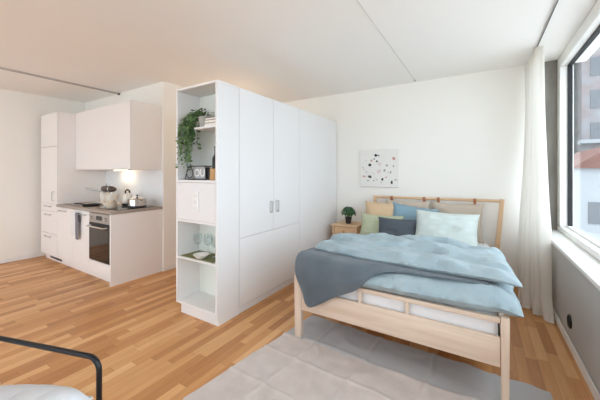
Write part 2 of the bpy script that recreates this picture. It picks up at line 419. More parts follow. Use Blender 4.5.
MB().tube([(-4.72, 2.2, 1.0), (-4.78, 2.14, 1.02), (-4.95, 1.98, 1.07)], [.013, .012, .011], 10).build('spout', M['steel'], fc)
MB().tube([(-4.72, 2.2, 1.02), (-4.69, 2.2, 1.05), (-4.65, 2.19, 1.06)], .007, 8).build('lever', M['steel'], fc)

uc = thing('wall_cabinet', 'white wall cabinet hung above the splashback', 'cabinet', (-4.35, 2.1, 1.345))
YU = 1.905
B('body', M['kit'], uc, -5.085, -3.605, YU+.02, YK-.002, 1.343, 2.182)
for x0, x1 in ((-5.083, -4.3455), (-4.3435, -3.607)):
    d = B('door', M['kit'], uc, x0, x1, YU, YU+.019, 1.345, 2.18, bev=.002)
B('handle_strip', M['handle'], uc, -4.05, -3.62, YU-.004, YU+.03, 1.334, 1.3425, bev=.001)
B('led_strip', M['led'], uc, -4.58, -4.26, 2.19, 2.22, 1.335, 1.3425, bev=.001)

# towel
tw = thing('dish_towel', 'white and grey dish towel hanging from the base cabinet door handle', 'towel', (-4.42, YF-.04, .44))
def towel_strip(x0, x1, zb):
    G = []
    for i in range(9):
        s = i/8; x = x0+(x1-x0)*s; r = []
        for z, y in ((zb, -.034), (zb+.12, -.036), (.7, -.038), (.775, -.042), (.792, -.03), (.775, -.016), (.7, -.012), (zb+.22, -.01)):
            r.append((x+.004*math.sin(9*z), YF+y+.005*math.sin(s*13), z))
        G.append(r)
    return [catmull([Vector(p) for p in r], 4) for r in G]
m = MB(); m.grid(towel_strip(-4.545, -4.412, .50)); m.build('white_fold', M['towel'], tw)
m = MB(); m.grid(towel_strip(-4.41, -4.33, .45)); m.build('grey_fold', M['tstripe'], tw)

# things on the worktop
t = thing('stand_mixer', 'cream stand mixer with dark brown head left of the cooktop', 'mixer', (-4.28, 2.12, .8565))
xm, ym, zm = -4.53, 2.07, .8565
B('base', M['cream'], t, xm-.10, xm+.22, ym-.08, ym+.08, zm+.0005, zm+.03, bev=.012, seg=3)
B('column', M['cream'], t, xm-.10, xm-.01, ym-.05, ym+.05, zm+.025, zm+.17, bev=.02, seg=3)
m = MB(); m.lathe([(0, 0), (.03, .004), (.042, .03), (.046, .12), (.043, .24), (.035, .31), (.018, .335), (0, .337)], n=24,
    mtx=Matrix.Translation((xm-.11, ym, zm+.215)) @ Matrix.Rotation(PI/2, 4, 'Y')); h = m.build('head', M['choc'], t)
MB().lathe([(.045, .21), (.048, .212), (.048, .228), (.044, .23)], n=24, mtx=Matrix.Translation((xm-.11, ym, zm+.215)) @ Matrix.Rotation(PI/2, 4, 'Y')).build('trim_band', M['chrome'], h)
MB().tube([(xm-.02, ym, zm+.262), (xm-.01, ym, zm+.29), (xm+.01, ym, zm+.29)], .005, 8).build('lever', M['chrome'], h)
MB().lathe([(0, .032), (.05, .032), (.075, .06), (.088, .14), (.092, .142), (.085, .138), (.072, .062), (0, .04)], (xm+.13, ym, zm), 28).build('bowl', M['cream'], t)
MB().tube([(xm+.13, ym, zm+.2), (xm+.13, ym, zm+.1)], .008, 8).build('beater', M['chrome'], t)
tag(MB().lathe([(0, 0), (.05, 0), (.058, .02), (.056, .07), (.04, .085), (.042, .09), (0, .09)], (-3.93, 1.85, .8632), 24).build('storage_jar', M['sand']), 'rounded sand-coloured jar at the front of the cooktop', 'jar')
tag(MB().lathe([(0, 0), (.035, 0), (.06, .05), (.062, .055), (.057, .052), (.033, .006), (0, .006)], (-4.06, 1.87, .8632), 24).build('mixing_bowl', M['cream']), 'small cream bowl on the left front of the cooktop', 'bowl')
tag(MB().lathe([(0, 0), (.09, 0), (.105, .02), (.112, .024), (.106, .026), (.09, .006), (0, .006)], (-4.42, 1.83, .8575), 28).tube([(-4.51, 1.80, .876), (-4.60, 1.77, .885), (-4.69, 1.74, .882)], .009, 8).build('frying_pan', M['blackp']), 'flat black frying pan lying on the worktop beside the sink', 'pan')
def kettle(x, y):
    t = thing('kettle', 'white kettle with black handle behind the cooktop front', 'kettle', (x, y, .8632))
    MB().lathe([(0, .03), (.062, .03), (.066, .05), (.052, .13), (.04, .155), (0, .16)], (x, y, .8632), 28).build('body', M['cream'], t)
    MB().lathe([(0, 0), (.066, 0), (.067, .028), (0, .029)], (x, y, .8632), 28).build('base', M['blackp'], t)
    MB().tube([(x-.045, y, .8632+.14), (x-.05, y, 1.05), (x, y, 1.075), (x+.05, y, 1.06), (x+.055, y, 1.03)], .010, 8).build('handle', M['blackp'], t)
    MB().tube([(x+.05, y, .8632+.08), (x+.08, y, .8632+.12), (x+.095, y, .8632+.15)], [.014, .011, .008], 8).build('spout', M['cream'], t)
kettle(-4.06, 2.11)
def saucepot(x, y):
    z = .8632; t = thing('saucepan', 'shiny steel saucepan with lid on the right of the cooktop', 'pot', (x, y, z))
    MB().lathe([(0, 0), (.10, 0), (.106, .006), (.106, .022), (0, .023)], (x, y, z), 32).build('base', M['blackp'], t)
    MB().lathe([(0, .0235), (.106, .0235), (.108, .10), (.112, .102), (.106, .104), (0, .104)], (x, y, z), 32).build('body', M['chrome'], t)
    l = MB().lathe([(0, .105), (.107, .105), (.10, .114), (.05, .126), (0, .129)], (x, y, z), 32).build('lid', M['chrome'], t)
    MB().lathe([(0, .1285), (.006, .1285), (.006, .142), (.016, .146), (.016, .158), (0, .16)], (x, y, z), 16).build('knob', M['blackp'], l)
    for s in (-1, 1):
        MB().tube([(x+s*.107, y-.03, z+.08), (x+s*.14, y-.03, z+.083), (x+s*.14, y+.03, z+.083), (x+s*.107, y+.03, z+.08)], .005, 8).build('handle', M['chrome'], t)
saucepot(-3.73, 2.06)

# ------------------------------------------------------------------ wardrobe with open end shelf
XW, XB, YE, ZW = -1.887, -2.442, 1.713, 2.087
YS = 1.975
su = thing('open_shelf_unit', 'white open shelf unit forming the near end of the wardrobe', 'shelf', (-2.16, 1.84, 0))
B('side_panel', M['cab'], su, XW-.024, XW, YE, YS, .06, ZW-.022)
B('side_panel', M['cab'], su, XB, XB+.022, YE, YS, .085, ZW-.022)
B('back_panel', M['niche'], su, XB+.023, XW-.025, YS-.012, YS-.001, .085, ZW-.023, bev=0)
B('top_panel', M['cab'], su, XB, XW, YE, YS, ZW-.0215, ZW)
B('shelf', M['cab'], su, XB+.0225, XW-.0245, YE, YS-.0125, 1.213, 1.235)
B('flap_door', M['cab'], su, XB+.024, XW-.026, YE+.001, YE+.02, .872, 1.211)
B('shelf', M['cab'], su, XB+.0225, XW-.0245, YE+.001, YS-.0125, .848, .870)
B('shelf', M['cab'], su, XB+.0225, XW-.0245, YE-.004, YS-.0125, .507, .525)
B('floor_shelf', M['cab'], su, XB+.0225, XW-.0245, YE+.001, YS-.0125, .085, .107)
B('half_shelf', M['cab'], su, -2.19, XW-.0245, YE+.01, YS-.0125, 1.690, 1.708)
B('plinth', M['cab'], su, XB+.06, XW-.0005, YE+.012, YS, 0, .084)
so = thing('socket_strip', 'white wall socket strip mounted on the flap door of the shelf unit', 'socket', (-2.15, YE, .95))
B('plate', M['trim'], so, -2.195, -2.115, YE-.010, YE+.0005, .955, 1.13, bev=.003)
for z in (.985, 1.043, 1.10):
    MB().lathe([(0, 0), (.021, 0), (.021, .003), (.018, .003), (.017, 0.001), (0, .001)], n=20, mtx=Matrix.Translation((-2.155, YE-.0103, z)) @ Matrix.Rotation(PI/2, 4, 'X')).build('socket_outlet', M['cab'], so)

wd = thing('wardrobe', 'long white built-in wardrobe running to the back wall', 'wardrobe', (-2.16, 3.0, 0))
B('body', M['cab'], wd, XB, XW-.02, YS+.002, YB-.014, .06, ZW)
B('plinth', M['cab'], wd, XB+.02, XW-.006, YS+.002, YB-.014, 0, .058)
zs = .695
for y0, y1, hy in ((YS+.004, 2.494, 2.452), (2.497, 3.017, 2.556)):
    d = B('door', M['cab'], wd, XW-.019, XW, y0, y1, zs+.0015, ZW-.003, bev=.001)
    MB().tube([(XW, hy, .885), (XW+.026, hy, .885), (XW+.026, hy, 1.0), (XW, hy, 1.0)], .007, 8).tube([(XW+.001, hy-.018, .88), (XW+.001, hy-.018, 1.005)], .003, 6).build('handle', M['handle'], d)
B('drawer_front', M['cab'], wd, XW-.019, XW, YS+.004, 3.017, .066, zs-.0015, bev=.001)
B('fixed_panel', M['cab'], wd, XW-.019, XW, 3.020, YB-.014, .066, ZW-.003, bev=.001)

# things on the shelves
def trailing_plant():
    x, y, z = -2.25, 1.80, 1.7085
    t = thing('trailing_plant', 'leafy green trailing plant spilling down the shelf unit from a grey pot', 'plant', (x+.09, y, z))
    px = x+.105
    MB().lathe([(0, 0), (.042, 0), (.056, .095), (.058, .10), (.052, .10), (.05, .085), (0, .085)], (px, y, z), 24).build('pot', M['gpot'], t)
    v = MB(); lf = MB()
    for i in range(22):
        a = random.uniform(0, 2*PI)
        drop = random.choice([.12, .2, .3, .42, .25, .34]) * random.uniform(.75, 1.1)
        tx = random.uniform(-2.415, -2.20) if i < 22 else random.uniform(-2.2, -2.08); ty = random.uniform(1.69, 1.85)
        if tx > -2.2: drop = .02
        if -2.26 < tx <= -2.2: drop = min(drop, .3)
        if tx < -2.33: drop *= 1.1
        p0 = Vector((px+.03*math.cos(a), y+.03*math.sin(a), z+.09))
        top = Vector((.45*px+.55*tx, .5*y+.5*ty, z+.13+random.uniform(-.02, .035)))
        e1 = Vector((tx, ty, z+.02)); e2 = Vector((tx+random.uniform(-.02, .02), ty-.015, z-drop*.55)); e3 = Vector((tx+random.uniform(-.035, .035), ty-.01, z-drop))
        P = catmull([p0, top, e1, e2, e3], 7); v.tube(P, .0016, 5)
        for k in range(4, len(P)):
            for _ in range(2 if P[k].z > z-.14 else 1):
                if P[k].z < z-.14 and random.random() < .25: continue
                d = Vector((random.uniform(-1, 1), random.uniform(-1, .6), random.uniform(-.8, .3)))
                q = P[k] + Vector((random.uniform(-.008, .008), random.uniform(-.008, .008), random.uniform(-.01, .01)))
                Lf = random.uniform(.022, .036)
                if q.x + d.normalized().x*Lf < XB+.03: d.x = abs(d.x)
                lf.leaf(q, d, (random.uniform(-.5, .5), -1, random.uniform(.2, 1)), Lf, random.uniform(.016, .024))
    for k in range(60):
        a = random.uniform(0, 2*PI); r = random.uniform(0, .06)
        lf.leaf((px+r*math.cos(a), y+r*math.sin(a), z+random.uniform(.09, .16)), (math.cos(a), math.sin(a), random.uniform(-.2, .8)), (0, -.4, 1), random.uniform(.026, .04), .024)
    v.build('stem', M['stem'], t); lf.build('foliage', M['vine'], t)
trailing_plant()
for i, (mm, x0, h, lab) in enumerate((('brown', -2.085, .030, 'brown book at the bottom of the stack on the half shelf'), ('sand', -2.078, .024, 'sand-coloured book in the middle of the stack on the half shelf'), ('brown', -2.07, .020, 'thin brown book topmost on the half shelf'))):
    z = 1.7085 + (0, .0305, .055)[i]
    b = thing('book', lab, 'book', ((x0-1.93)/2, 1.83, z), 'books stacked on the half shelf')
    B('cover', M[mm], b, x0, -1.925, 1.745, 1.90, z, z+h, bev=.002)
    B('pages', M['paper'], b, x0+.003, -1.928, 1.7435, 1.7448, z+.004, z+h-.004, bev=0)
tag(MB().lathe([(0, 0), (.03, 0), (.034, .05), (.032, .05), (.028, .004), (0, .004)], (-2.0, 1.82, 1.7837), 20).build('glass_bowl', M['cglass']), 'clear glass cup on top of the books on the half shelf', 'glass')

mr = thing('magazine_rack', 'black wire magazine rack in the shelf niche under the trailing plant', 'rack', (-2.22, 1.83, 1.2352))
z = 1.2352; m = MB()
for y, dz in ((1.77, 0), (1.87, .0)):
    m.tube([(-2.385, y, z+.005), (-2.09, y, z+.005), (-2.11, y, z+.125), (-2.335, y, z+.125), (-2.385, y, z+.005)], .0042, 8)
for k in range(5):
    xx = -2.36+k*.062; m.tube([(xx, 1.77, z+.005), (xx, 1.87, z+.005)], .003, 6)
m.tube([(-2.335, 1.77, z+.125), (-2.335, 1.87, z+.125)], .004, 6).tube([(-2.11, 1.77, z+.125), (-2.11, 1.87, z+.125)], .004, 6)
m.build('frame', M['black'], mr)
m = MB(); pts = [(-2.32+.045*math.cos(a), 1.772, z+.066+.05*math.sin(a)) for a in [2*PI*k/24 for k in range(25)]]
m.tube(pts, .0035, 6); m.build('ring', M['black'], mr)
mg = thing('magazine', 'grey magazine with large white letters standing in the wire rack', 'magazine', (-2.2, 1.80, z+.011))
B('cover', M['greyp'], mg, -2.285, -2.135, 1.795, 1.803, z+.011, z+.135, bev=.001)
def text_mesh(txt, size, loc, parent, m):
    cu = bpy.data.curves.new('lettering', 'FONT'); cu.body = txt; cu.size = size; cu.extrude = .0008; cu.align_x = 'CENTER'; cu.offset = .0015
    tmp = bpy.data.objects.new('lettering_tmp', cu); col.objects.link(tmp)
    dg = bpy.context.evaluated_depsgraph_get(); me = bpy.data.meshes.new_from_object(tmp.evaluated_get(dg))
    bpy.data.objects.remove(tmp); bpy.data.curves.remove(cu)
    me.transform(Matrix.Translation(Vector(loc)-Vector(parent.location)) @ Matrix.Rotation(PI/2, 4, 'X'))
    me.materials.clear(); me.materials.append(m); me.name = 'lettering'
    o = bpy.data.objects.new('lettering', me); col.objects.link(o); o.parent = parent; return o
text_mesh('OU', .098, (-2.21, 1.7945, z+.032), mg, M['paper'])
tag(MB().box(-2.20, -2.10, 1.815, 1.822, z+.011, z+.115, bev=.001).build('notebook', M['blackp']), 'black notebook standing behind the magazine in the wire rack', 'notebook')
tag(MB().lathe([(0, 0), (.052, 0), (.054, .004), (.054, .10), (.05, .102), (.05, .09), (0, .09)], (-1.985, 1.79, z), 28).build('bamboo_canister', M['bamboo']), 'round bamboo canister at the right end of the shelf niche', 'canister')
bt = thing('bottle', 'slim black bottle standing in the bamboo canister', 'bottle', (-1.98, 1.80, z+.0905))
MB().lathe([(0, 0), (.03, 0), (.03, .10), (.012, .14), (.011, .19), (0, .19)], n=20, mtx=Matrix.Translation((-1.99, 1.79, z+.0905))).build('body', M['blackp'], bt)
MB().lathe([(0, .1905), (.013, .1905), (.013, .21), (0, .21)], n=16, mtx=Matrix.Translation((-1.99, 1.79, z+.0905))).build('cap', M['black'], bt)
pf = thing('picture_frame', 'narrow dark-edged picture leaning at the back of the shelf niche', 'picture', (-2.02, 1.93, z))
R = Matrix.Translation((-2.032, 1.925, z+.0015)) @ Matrix.Rotation(-.08, 4, 'X')
MB().box(-.11, .11, -.006, .006, 0, .34, bev=.001, mtx=R).build('frame', M['handle'], pf)
MB().box(-.095, .095, -.0075, -.0062, .015, .325, mtx=R).build('print', M['greyp'], pf)
# placemat and glasses
tag(MB().box(-2.38, -1.95, 1.722, 1.93, .5255, .532, bev=.002).build('serving_tray', M['moss']), 'olive green placemat on the glassware shelf of the unit', 'placemat')
def wine_glass(x, y, lab):
    t = thing('wine_glass', lab, 'wine glass', (x, y, .5325), 'wine glasses on the olive placemat')
    MB().lathe([(0, 0), (.034, 0), (.034, .003), (.005, .008), (.0045, .075), (.005, .08)], (x, y, .5325), 24).build('stem', M['cglass'], t)
    MB().lathe([(.005, .0805), (.03, .10), (.042, .135), (.038, .19), (.0365, .19), (.0405, .135), (.029, .102), (0, .084)], (x, y, .5325), 24).build('bowl', M['cglass'], t)
wine_glass(-2.29, 1.84, 'clear wine glass on the left of the olive placemat')
wine_glass(-2.18, 1.87, 'clear wine glass in the middle of the olive placemat')
wine_glass(-2.06, 1.85, 'clear wine glass on the right of the olive placemat')
tag(MB().lathe([(0, 0), (.04, 0), (.07, .03), (.072, .032), (.066, .03), (.038, .005), (0, .005)], (-2.15, 1.765, .5325), 24).build('small_bowl', M['trim']), 'small white dish at the front of the olive placemat', 'dish')

# ------------------------------------------------------------------ bed
bx0, bx1 = -1.26, .131
bed = thing('bed', 'pale birch double bed frame standing on the rug edge', 'bed', (-.56, 3.0, 0))
yf = 1.934; yh = 3.98
for x in (bx0+.033, bx1-.02):
    w = .033 if x < -1 else .021
    MB().taper((x, yf+.022, .0105), (x, yf+.022, .508), w*.85, .02, w, .022).build('leg', M['birchz'], bed)
B('footboard_panel', M['birch'], bed, bx0+.062, bx1-.042, yf+.008, yf+.032, .228, .392, bev=.003, seg=2)
B('top_rail', M['birch'], bed, bx0+.062, bx1-.042, yf+.004, yf+.036, .470, .500, bev=.006, seg=2)
for x in (-.95, -.72, -.405): B('spindle', M['birchz'], bed, x-.012, x+.012, yf+.01, yf+.03, .391, .472, bev=.003)
for x0, x1 in ((bx0+.01, bx0+.035), (bx1-.035, bx1-.01)): B('side_rail', M['birch'], bed, x0, x1, yf+.04, yh-.03, .24, .39, bev=.003)
B('slat_base', M['birch'], bed, bx0+.036, bx1-.036, yf+.06, yh-.06, .28, .30)
MB().taper((.118, yh-.01, 0.0), (.200, yh+.035, 1.0), .026, .022, .022, .018).build('post', M['pinez'], bed)
MB().taper((-1.215, yh-.01, 0.0), (-1.262, yh+.035, .985), .026, .022, .018, .018).build('post', M['pinez'], bed)
MB().tube([(-1.262, yh+.03, .965), (-.5, yh+.03, .972), (.200, yh+.03, .979)], .0165, 14).build('headboard_rail', M['pine'], bed)
MB().tube([(-1.23, yh+.005, .42), (.15, yh+.005, .42)], .013, 12).build('lower_rail', M['pine'], bed)
mt = thing('mattress', 'white mattress inside the birch bed frame', 'mattress', (-.56, 3.0, .3005))
MB().box(bx0+.05, bx1-.05, yf+.045, yh-.04, .3005, .498, bev=.04, seg=4).build('core', M['sheet'], mt)
m = MB()
for z in (.325, .475): m.tube([(bx0+.06, yf+.0445, z), (bx1-.06, yf+.0445, z)], .004, 6)
m.build('piping', M['sheet'], mt)

def puffy(name, m, outline, T, zf, seed, nu=72, nv=52, parent=None, amp=.012, edge=8, tips=()):
    """outline(s,t)->x,y ; zf(x,y)->rest height"""
    top = []; bot = []
    for i in range(nu+1):
        s = -1+2*i/nu; rt = []; rb = []
        for j in range(nv+1):
            q = -1+2*j/nv; x, y = outline(s, q)
            e = max(0, (1-abs(s)**edge)*(1-abs(q)**edge))**.5
            yy = y+.12*x+.10*noise.noise(Vector((x*1.6, y*1.2, seed)))
            wr = amp*(.9*math.sin(yy*21+seed)*(.5+noise.noise(Vector((x*2.1, y*3, seed+7)))) + .9*fbm(x*2.2+seed, y*5.0, seed, 3) + .9*ridge(x*3.0+seed, y*6+1.5*noise.noise(Vector((x*2, y*2, seed))), 2)**2*.8-.3 + .55*fbm(x*9, y*13, seed+3, 3))
            z = zf(x, y)
            sm = .42*T
            rt.append(Vector((x, y-.006*fbm(x*9, z*9, seed), z+sm+(T-sm)*e+wr*min(1, e*1.4)))); rb.append(Vector((x, y, z+sm*(1-min(1, e*1.25))-.002)))
        top.append(rt); bot.append(rb)
    b = MB(); b.shell(top, bot)
    return b.build(name, m, parent, angle=80)
def bil(c00, c10, c11, c01, bulge=0, wob=.012, seed=0):
    def f(s, t):
        a = (s+1)/2; b = (t+1)/2
        x = (1-a)*(1-b)*c00[0]+a*(1-b)*c10[0]+a*b*c11[0]+(1-a)*b*c01[0]
        y = (1-a)*(1-b)*c00[1]+a*(1-b)*c10[1]+a*b*c11[1]+(1-a)*b*c01[1]
        ed = abs(t)**4; es = abs(s)**4
        y += ed*(math.copysign(bulge, t)*(1-s*s) + wob*noise.noise(Vector((x*5, t, seed)))*1.6)
        x += es*wob*noise.noise(Vector((y*5, s, seed+4)))*1.6
        return x, y
    return f
dv = thing('duvet', 'folded washed-blue linen duvet spread over the bed', 'duvet', (-.55, 2.7, .5))
def zlow(x, y):
    z = .500
    if x > .09: z -= (x-.09)*.25
    if x < -1.08: z -= (-1.08-x)*.3
    if y < yf+.0: z -= (yf-y)*.1
    return z+.002
puffy('lower_layer', M['duvet'], bil((-1.20, 1.915), (.195, 1.945), (.165, 3.1), (-1.24, 3.05), .03, seed=1), .135, zlow, 3.1, parent=dv, amp=.017)
def zup(x, y):
    z = .652
    if x > .1: z -= (x-.1)*.25
    if y > 2.65: z -= (y-2.65)*.25
    return z
puffy('upper_layer', M['duvet'], bil((-1.17, 2.095), (.195, 2.045), (.135, 2.80), (-1.19, 2.74), .035, seed=2), .078, zup, 8.7, parent=dv, amp=.030)

# slate blanket laid over the foot corner
G = [
 [(-1.165, 1.897, .395), (-1.232, 1.905, .53), (-1.262, 1.99, .640), (-1.235, 2.10, .662), (-1.20, 2.30, .650)],
 [(-1.105, 1.893, .292), (-1.115, 1.882, .50), (-1.10, 1.945, .640), (-1.09, 2.08, .664), (-1.08, 2.30, .650)],
 [(-.91, 1.893, .405), (-.925, 1.878, .53), (-.91, 1.94, .640), (-.9, 2.07, .666), (-.9, 2.30, .650)],
 [(-.725, 1.884, .505), (-.73, 1.876, .565), (-.71, 1.945, .645), (-.7, 2.06, .666), (-.7, 2.30, .650)],
 [(-.62, 1.905, .612), (-.62, 1.93, .632), (-.60, 1.98, .654), (-.58, 2.06, .666), (-.56, 2.30, .650)],
 [(-.50, 1.965, .648), (-.49, 1.985, .656), (-.47, 2.02, .662), (-.44, 2.08, .662), (-.40, 2.30, .650)],
 [(-.2, 1.99, .652), (-.2, 2.0, .656), (-.2, 2.04, .660), (-.2, 2.10, .656), (-.2, 2.30, .650)],
 [(.04, 2.03, .648), (.04, 2.04, .650), (.03, 2.08, .652), (.02, 2.13, .650), (.0, 2.30, .645)],
]
P = refine(G, 7)
for r in P:
    for p in r: p.z += .004*fbm(p.x*8, p.y*8, 5, 3); p.y += .004*noise.noise(Vector((p.x*7, p.z*7, 2)))
top = P; bot = [[p - Vector((0, -.006 if p.z < .6 else 0, .007)) for p in r] for r in P]
bl = MB(); bl.shell(top, bot); blk = tag(bl.build('throw_blanket', M['blanket'], angle=80), 'slate grey throw blanket draped over the left foot corner of the bed', 'blanket')

def pillow(name, m, c, w, h, T, lean, yaw, roll, label, group, cat='pillow', n=22, amp=.009, seed=0):
    """c = centre of the lower edge"""
    R = Matrix.Translation(c) @ Matrix.Rotation(math.radians(yaw), 4, 'Z') @ Matrix.Rotation(math.radians(-lean), 4, 'X') @ Matrix.Rotation(math.radians(roll), 4, 'Y')
    F = []; K = []
    for i in range(n+1):
        s = -1+2*i/n; a = []; b = []
        for j in range(n+1):
            q = -1+2*j/n
            x = w/2*s*(1-.075*(1-q*q)*abs(s)); z = h/2+h/2*q*(1-.085*(1-s*s)*abs(q))
            e = max(0, (1-s**4)*(1-q**4))**.62
            d = T/2*e; wr = amp*e*(fbm(s*2.5+seed, q*2.5, seed)+.8*ridge(s*2+seed, q*3, seed))
            a.append(R @ Vector((x, -d-wr-.001, z))); b.append(R @ Vector((x, d+.001, z)))
        F.append(a); K.append(b)
    b = MB(); b.shell(F, K)
    o = b.build(name, m, None, angle=80)
    if label: tag(o, label, cat, group)
    return o
g = 'pillows at the head of the bed'
pillow('pillow', M['orange'], (-1.09, 3.72, .50), .48, .43, .13, 12, 0, 0, 'apricot cotton pillow at the far left of the bed head', g, seed=1)
pillow('pillow', M['blue'], (-.74, 3.68, .505), .54, .41, .14, 14, 0, 7, 'steel blue pillow leaning behind the charcoal one', g, seed=2)
pillow('pillow', M['green'], (-1.06, 3.57, .50), .54, .285, .12, 14, 0, 0, 'sage green pillow in front of the apricot one', g, seed=3)
pillow('pillow', M['dark'], (-.83, 3.45, .50), .47, .275, .13, 14, 0, 0, 'charcoal grey pillow in the middle of the bed head', g, seed=4)
pillow('pillow', M['mint'], (-.33, 3.38, .505), .63, .41, .17, 26, 2, 1.5, 'large pale mint linen pillow in front on the right', g, seed=5, amp=.018)
def hcushion(x0, x1, label, straps):
    w = x1-x0
    b = pillow('headboard_cushion', M['beige'], ((x0+x1)/2, 3.90, .500), w, .445, .10, 7, 0, 0, label, 'beige headboard cushions', 'headboard cushion', seed=int(9-x0))
    for x in straps:
        m = MB(); pts = [(x, 4.01+.025*math.cos(a), .968+.026*math.sin(a)+(x*.01)) for a in [2*PI*k/14 for k in range(15)]]
        for dx in (-.011, -.0035, .0035, .011): m.tube([(p[0]+dx, p[1], p[2]) for p in pts], .0045, 6, caps=False)
        m.box(x-.014, x+.014, 3.978, 3.985, .918, .965, bev=.001)
        o = m.build('strap', M['leather'], None, org=b.location); o.parent = b; o.location = (0, 0, 0); o['label'] = 'tan leather strap'
    return b
hcushion(-1.09, -.545, 'beige headboard cushion strapped to the rail behind the blue pillow', (-1.03, -.62))
hcushion(-.525, .025, 'beige headboard cushion strapped to the rail behind the mint pillow', (-.455, -.065))

# ------------------------------------------------------------------ bedside table and plant
ns = thing('nightstand', 'small pine nightstand between the wardrobe and the bed', 'nightstand', (-1.63, 3.86, 0))
nx0, nx1, ny0, ny1, nz = -1.765, -1.41, 3.69, 4.07, .585
B('top', M['pine'], ns, nx0-.012, nx1+.012, ny0-.012, ny1, nz-.02, nz, bev=.004, seg=2)
B('apron', M['pine'], ns, nx0+.03, nx1-.03, ny1-.025, ny1-.01, nz-.14, nz-.021)
for s0, s1 in ((nx0+.004, nx0+.018), (nx1-.018, nx1-.004)): B('side_panel', M['pine'], ns, s0, s1, ny0+.03, ny1-.03, nz-.15, nz-.021)
d = B('drawer', M['pine'], ns, nx0+.034, nx1-.034, ny0+.004, ny0+.022, nz-.14, nz-.026, bev=.003)
MB().lathe([(0, 0), (.007, 0), (.007, .012), (.016, .018), (.014, .028), (0, .03)], n=18, mtx=Matrix.Translation(((nx0+nx1)/2, ny0+.004, nz-.083)) @ Matrix.Rotation(PI/2, 4, 'X')).build('knob', M['bamboo'], d)
for x in (nx0, nx1-.03):
    for y in (ny0, ny1-.03): B('leg', M['pinez'], ns, x, x+.03, y, y+.03, 0, nz-.0205, bev=.003)
B('shelf', M['pine'], ns, nx0+.005, nx1-.005, ny0+.031, ny1-.031, .2, .215)
hp = thing('potted_houseplant', 'dark green houseplant in a small black pot on the nightstand', 'plant', (-1.60, 3.88, nz))
hx, hy_ = -1.60, 3.87
MB().lathe([(0, 0), (.036, 0), (.048, .082), (.051, .083), (.051, .092), (.045, .092), (.043, .08), (0, .08)], (hx, hy_, nz), 24).build('pot', M['pot'], hp)
MB().lathe([(0, .0805), (.0425, .0805), (0, .087)], (hx, hy_, nz), 20).build('soil', M['soil'], hp)
s_ = MB(); l_ = MB()
for k in range(38):
    a = k*2.4; el = .02+.96*((k*17) % 38)/38; ph_ = PI*(.08+.52*(1-el))
    n = Vector((math.sin(ph_)*math.cos(a), math.sin(ph_)*math.sin(a), math.cos(ph_)))
    p0 = Vector((hx, hy_, nz+.083)); p2 = Vector((hx, hy_, nz+.155)) + Vector((n.x*.082, n.y*.082, n.z*.075)); p1 = (p0+p2)/2+Vector((0, 0, .015))
    s_.tube(catmull([p0, p1, p2], 4), .0022, 5)
    d_ = Vector((n.x, n.y, -.5-.5*n.z)) if n.z < .9 else Vector((math.cos(a), math.sin(a), 0))
    l_.leaf(p2-d_.normalized()*.02, d_, n, .062, .052, .25)
s_.build('stem', M['stem'], hp); l_.build('foliage', M['leaf'], hp)

# ------------------------------------------------------------------ painting
pt = thing('painting', 'square white canvas with scattered black, grey and pink dabs above the nightstand', 'painting', (-1.23, YB-.02, 1.1))
PX, PZ, PS = -1.505, 1.098, .55
mats = [M['canvas'], M['pblack'], M['pgrey'], M['ppink'], M['pblush']]
def dabs():
    m = MB(); rs = random.Random(5)
    m.box(PX, PX+PS, YB-.028, YB-.001, PZ, PZ+PS-.02, bev=.004)
    base = [(.42, .87, .045, 0), (.50, .86, .03, 1), (.90, .77, .045, 2), (.30, .72, .03, 2), (.45, .70, .028, 0), (.25, .60, .040, 0), (.72, .58, .03, 1), (.52, .62, .055, 3),
            (.15, .40, .02, 1), (.08, .27, .035, 2), (.25, .26, .045, 0), (.20, .15, .025, 1), (.60, .19, .035, 0), (.70, .25, .025, 2), (.85, .11, .038, 0), (.95, .18, .025, 1),
            (.66, .44, .035, 1), (.82, .39, .03, 1), (.5, .42, .06, 3), (.36, .15, .02, 1), (.9, .56, .025, 1), (.38, .77, .02, 0), (.05, .53, .02, 1), (.57, .10, .018, 1)]
    for i in range(26): base.append((rs.uniform(.05, .95), rs.uniform(.06, .94), rs.uniform(.006, .013), rs.choice([0, 1, 1, 2, 3])))
    for i, (u, v, r, c) in enumerate(base):
        c += 1; cx = PX+PS*(.03+u*.94); cz = PZ+(PS-.02)*(.03+v*.94); n = 11; y = YB-.0285-.00004*i
        k = rs.uniform(.7, 1.25); ang = rs.uniform(0, PI)
        vs = []
        for q in range(n):
            a = 2*PI*q/n; rr = r*PS*rs.uniform(.7, 1.1); dx = rr*k*math.cos(a); dz = rr/k*math.sin(a)
            vs.append(m.bm.verts.new((cx+dx*math.cos(ang)-dz*math.sin(ang), y, cz+dx*math.sin(ang)+dz*math.cos(ang))))
        f = m.bm.faces.new(vs); f.material_index = c
    return m.build('canvas', mats, pt, smooth=False)
dabs()

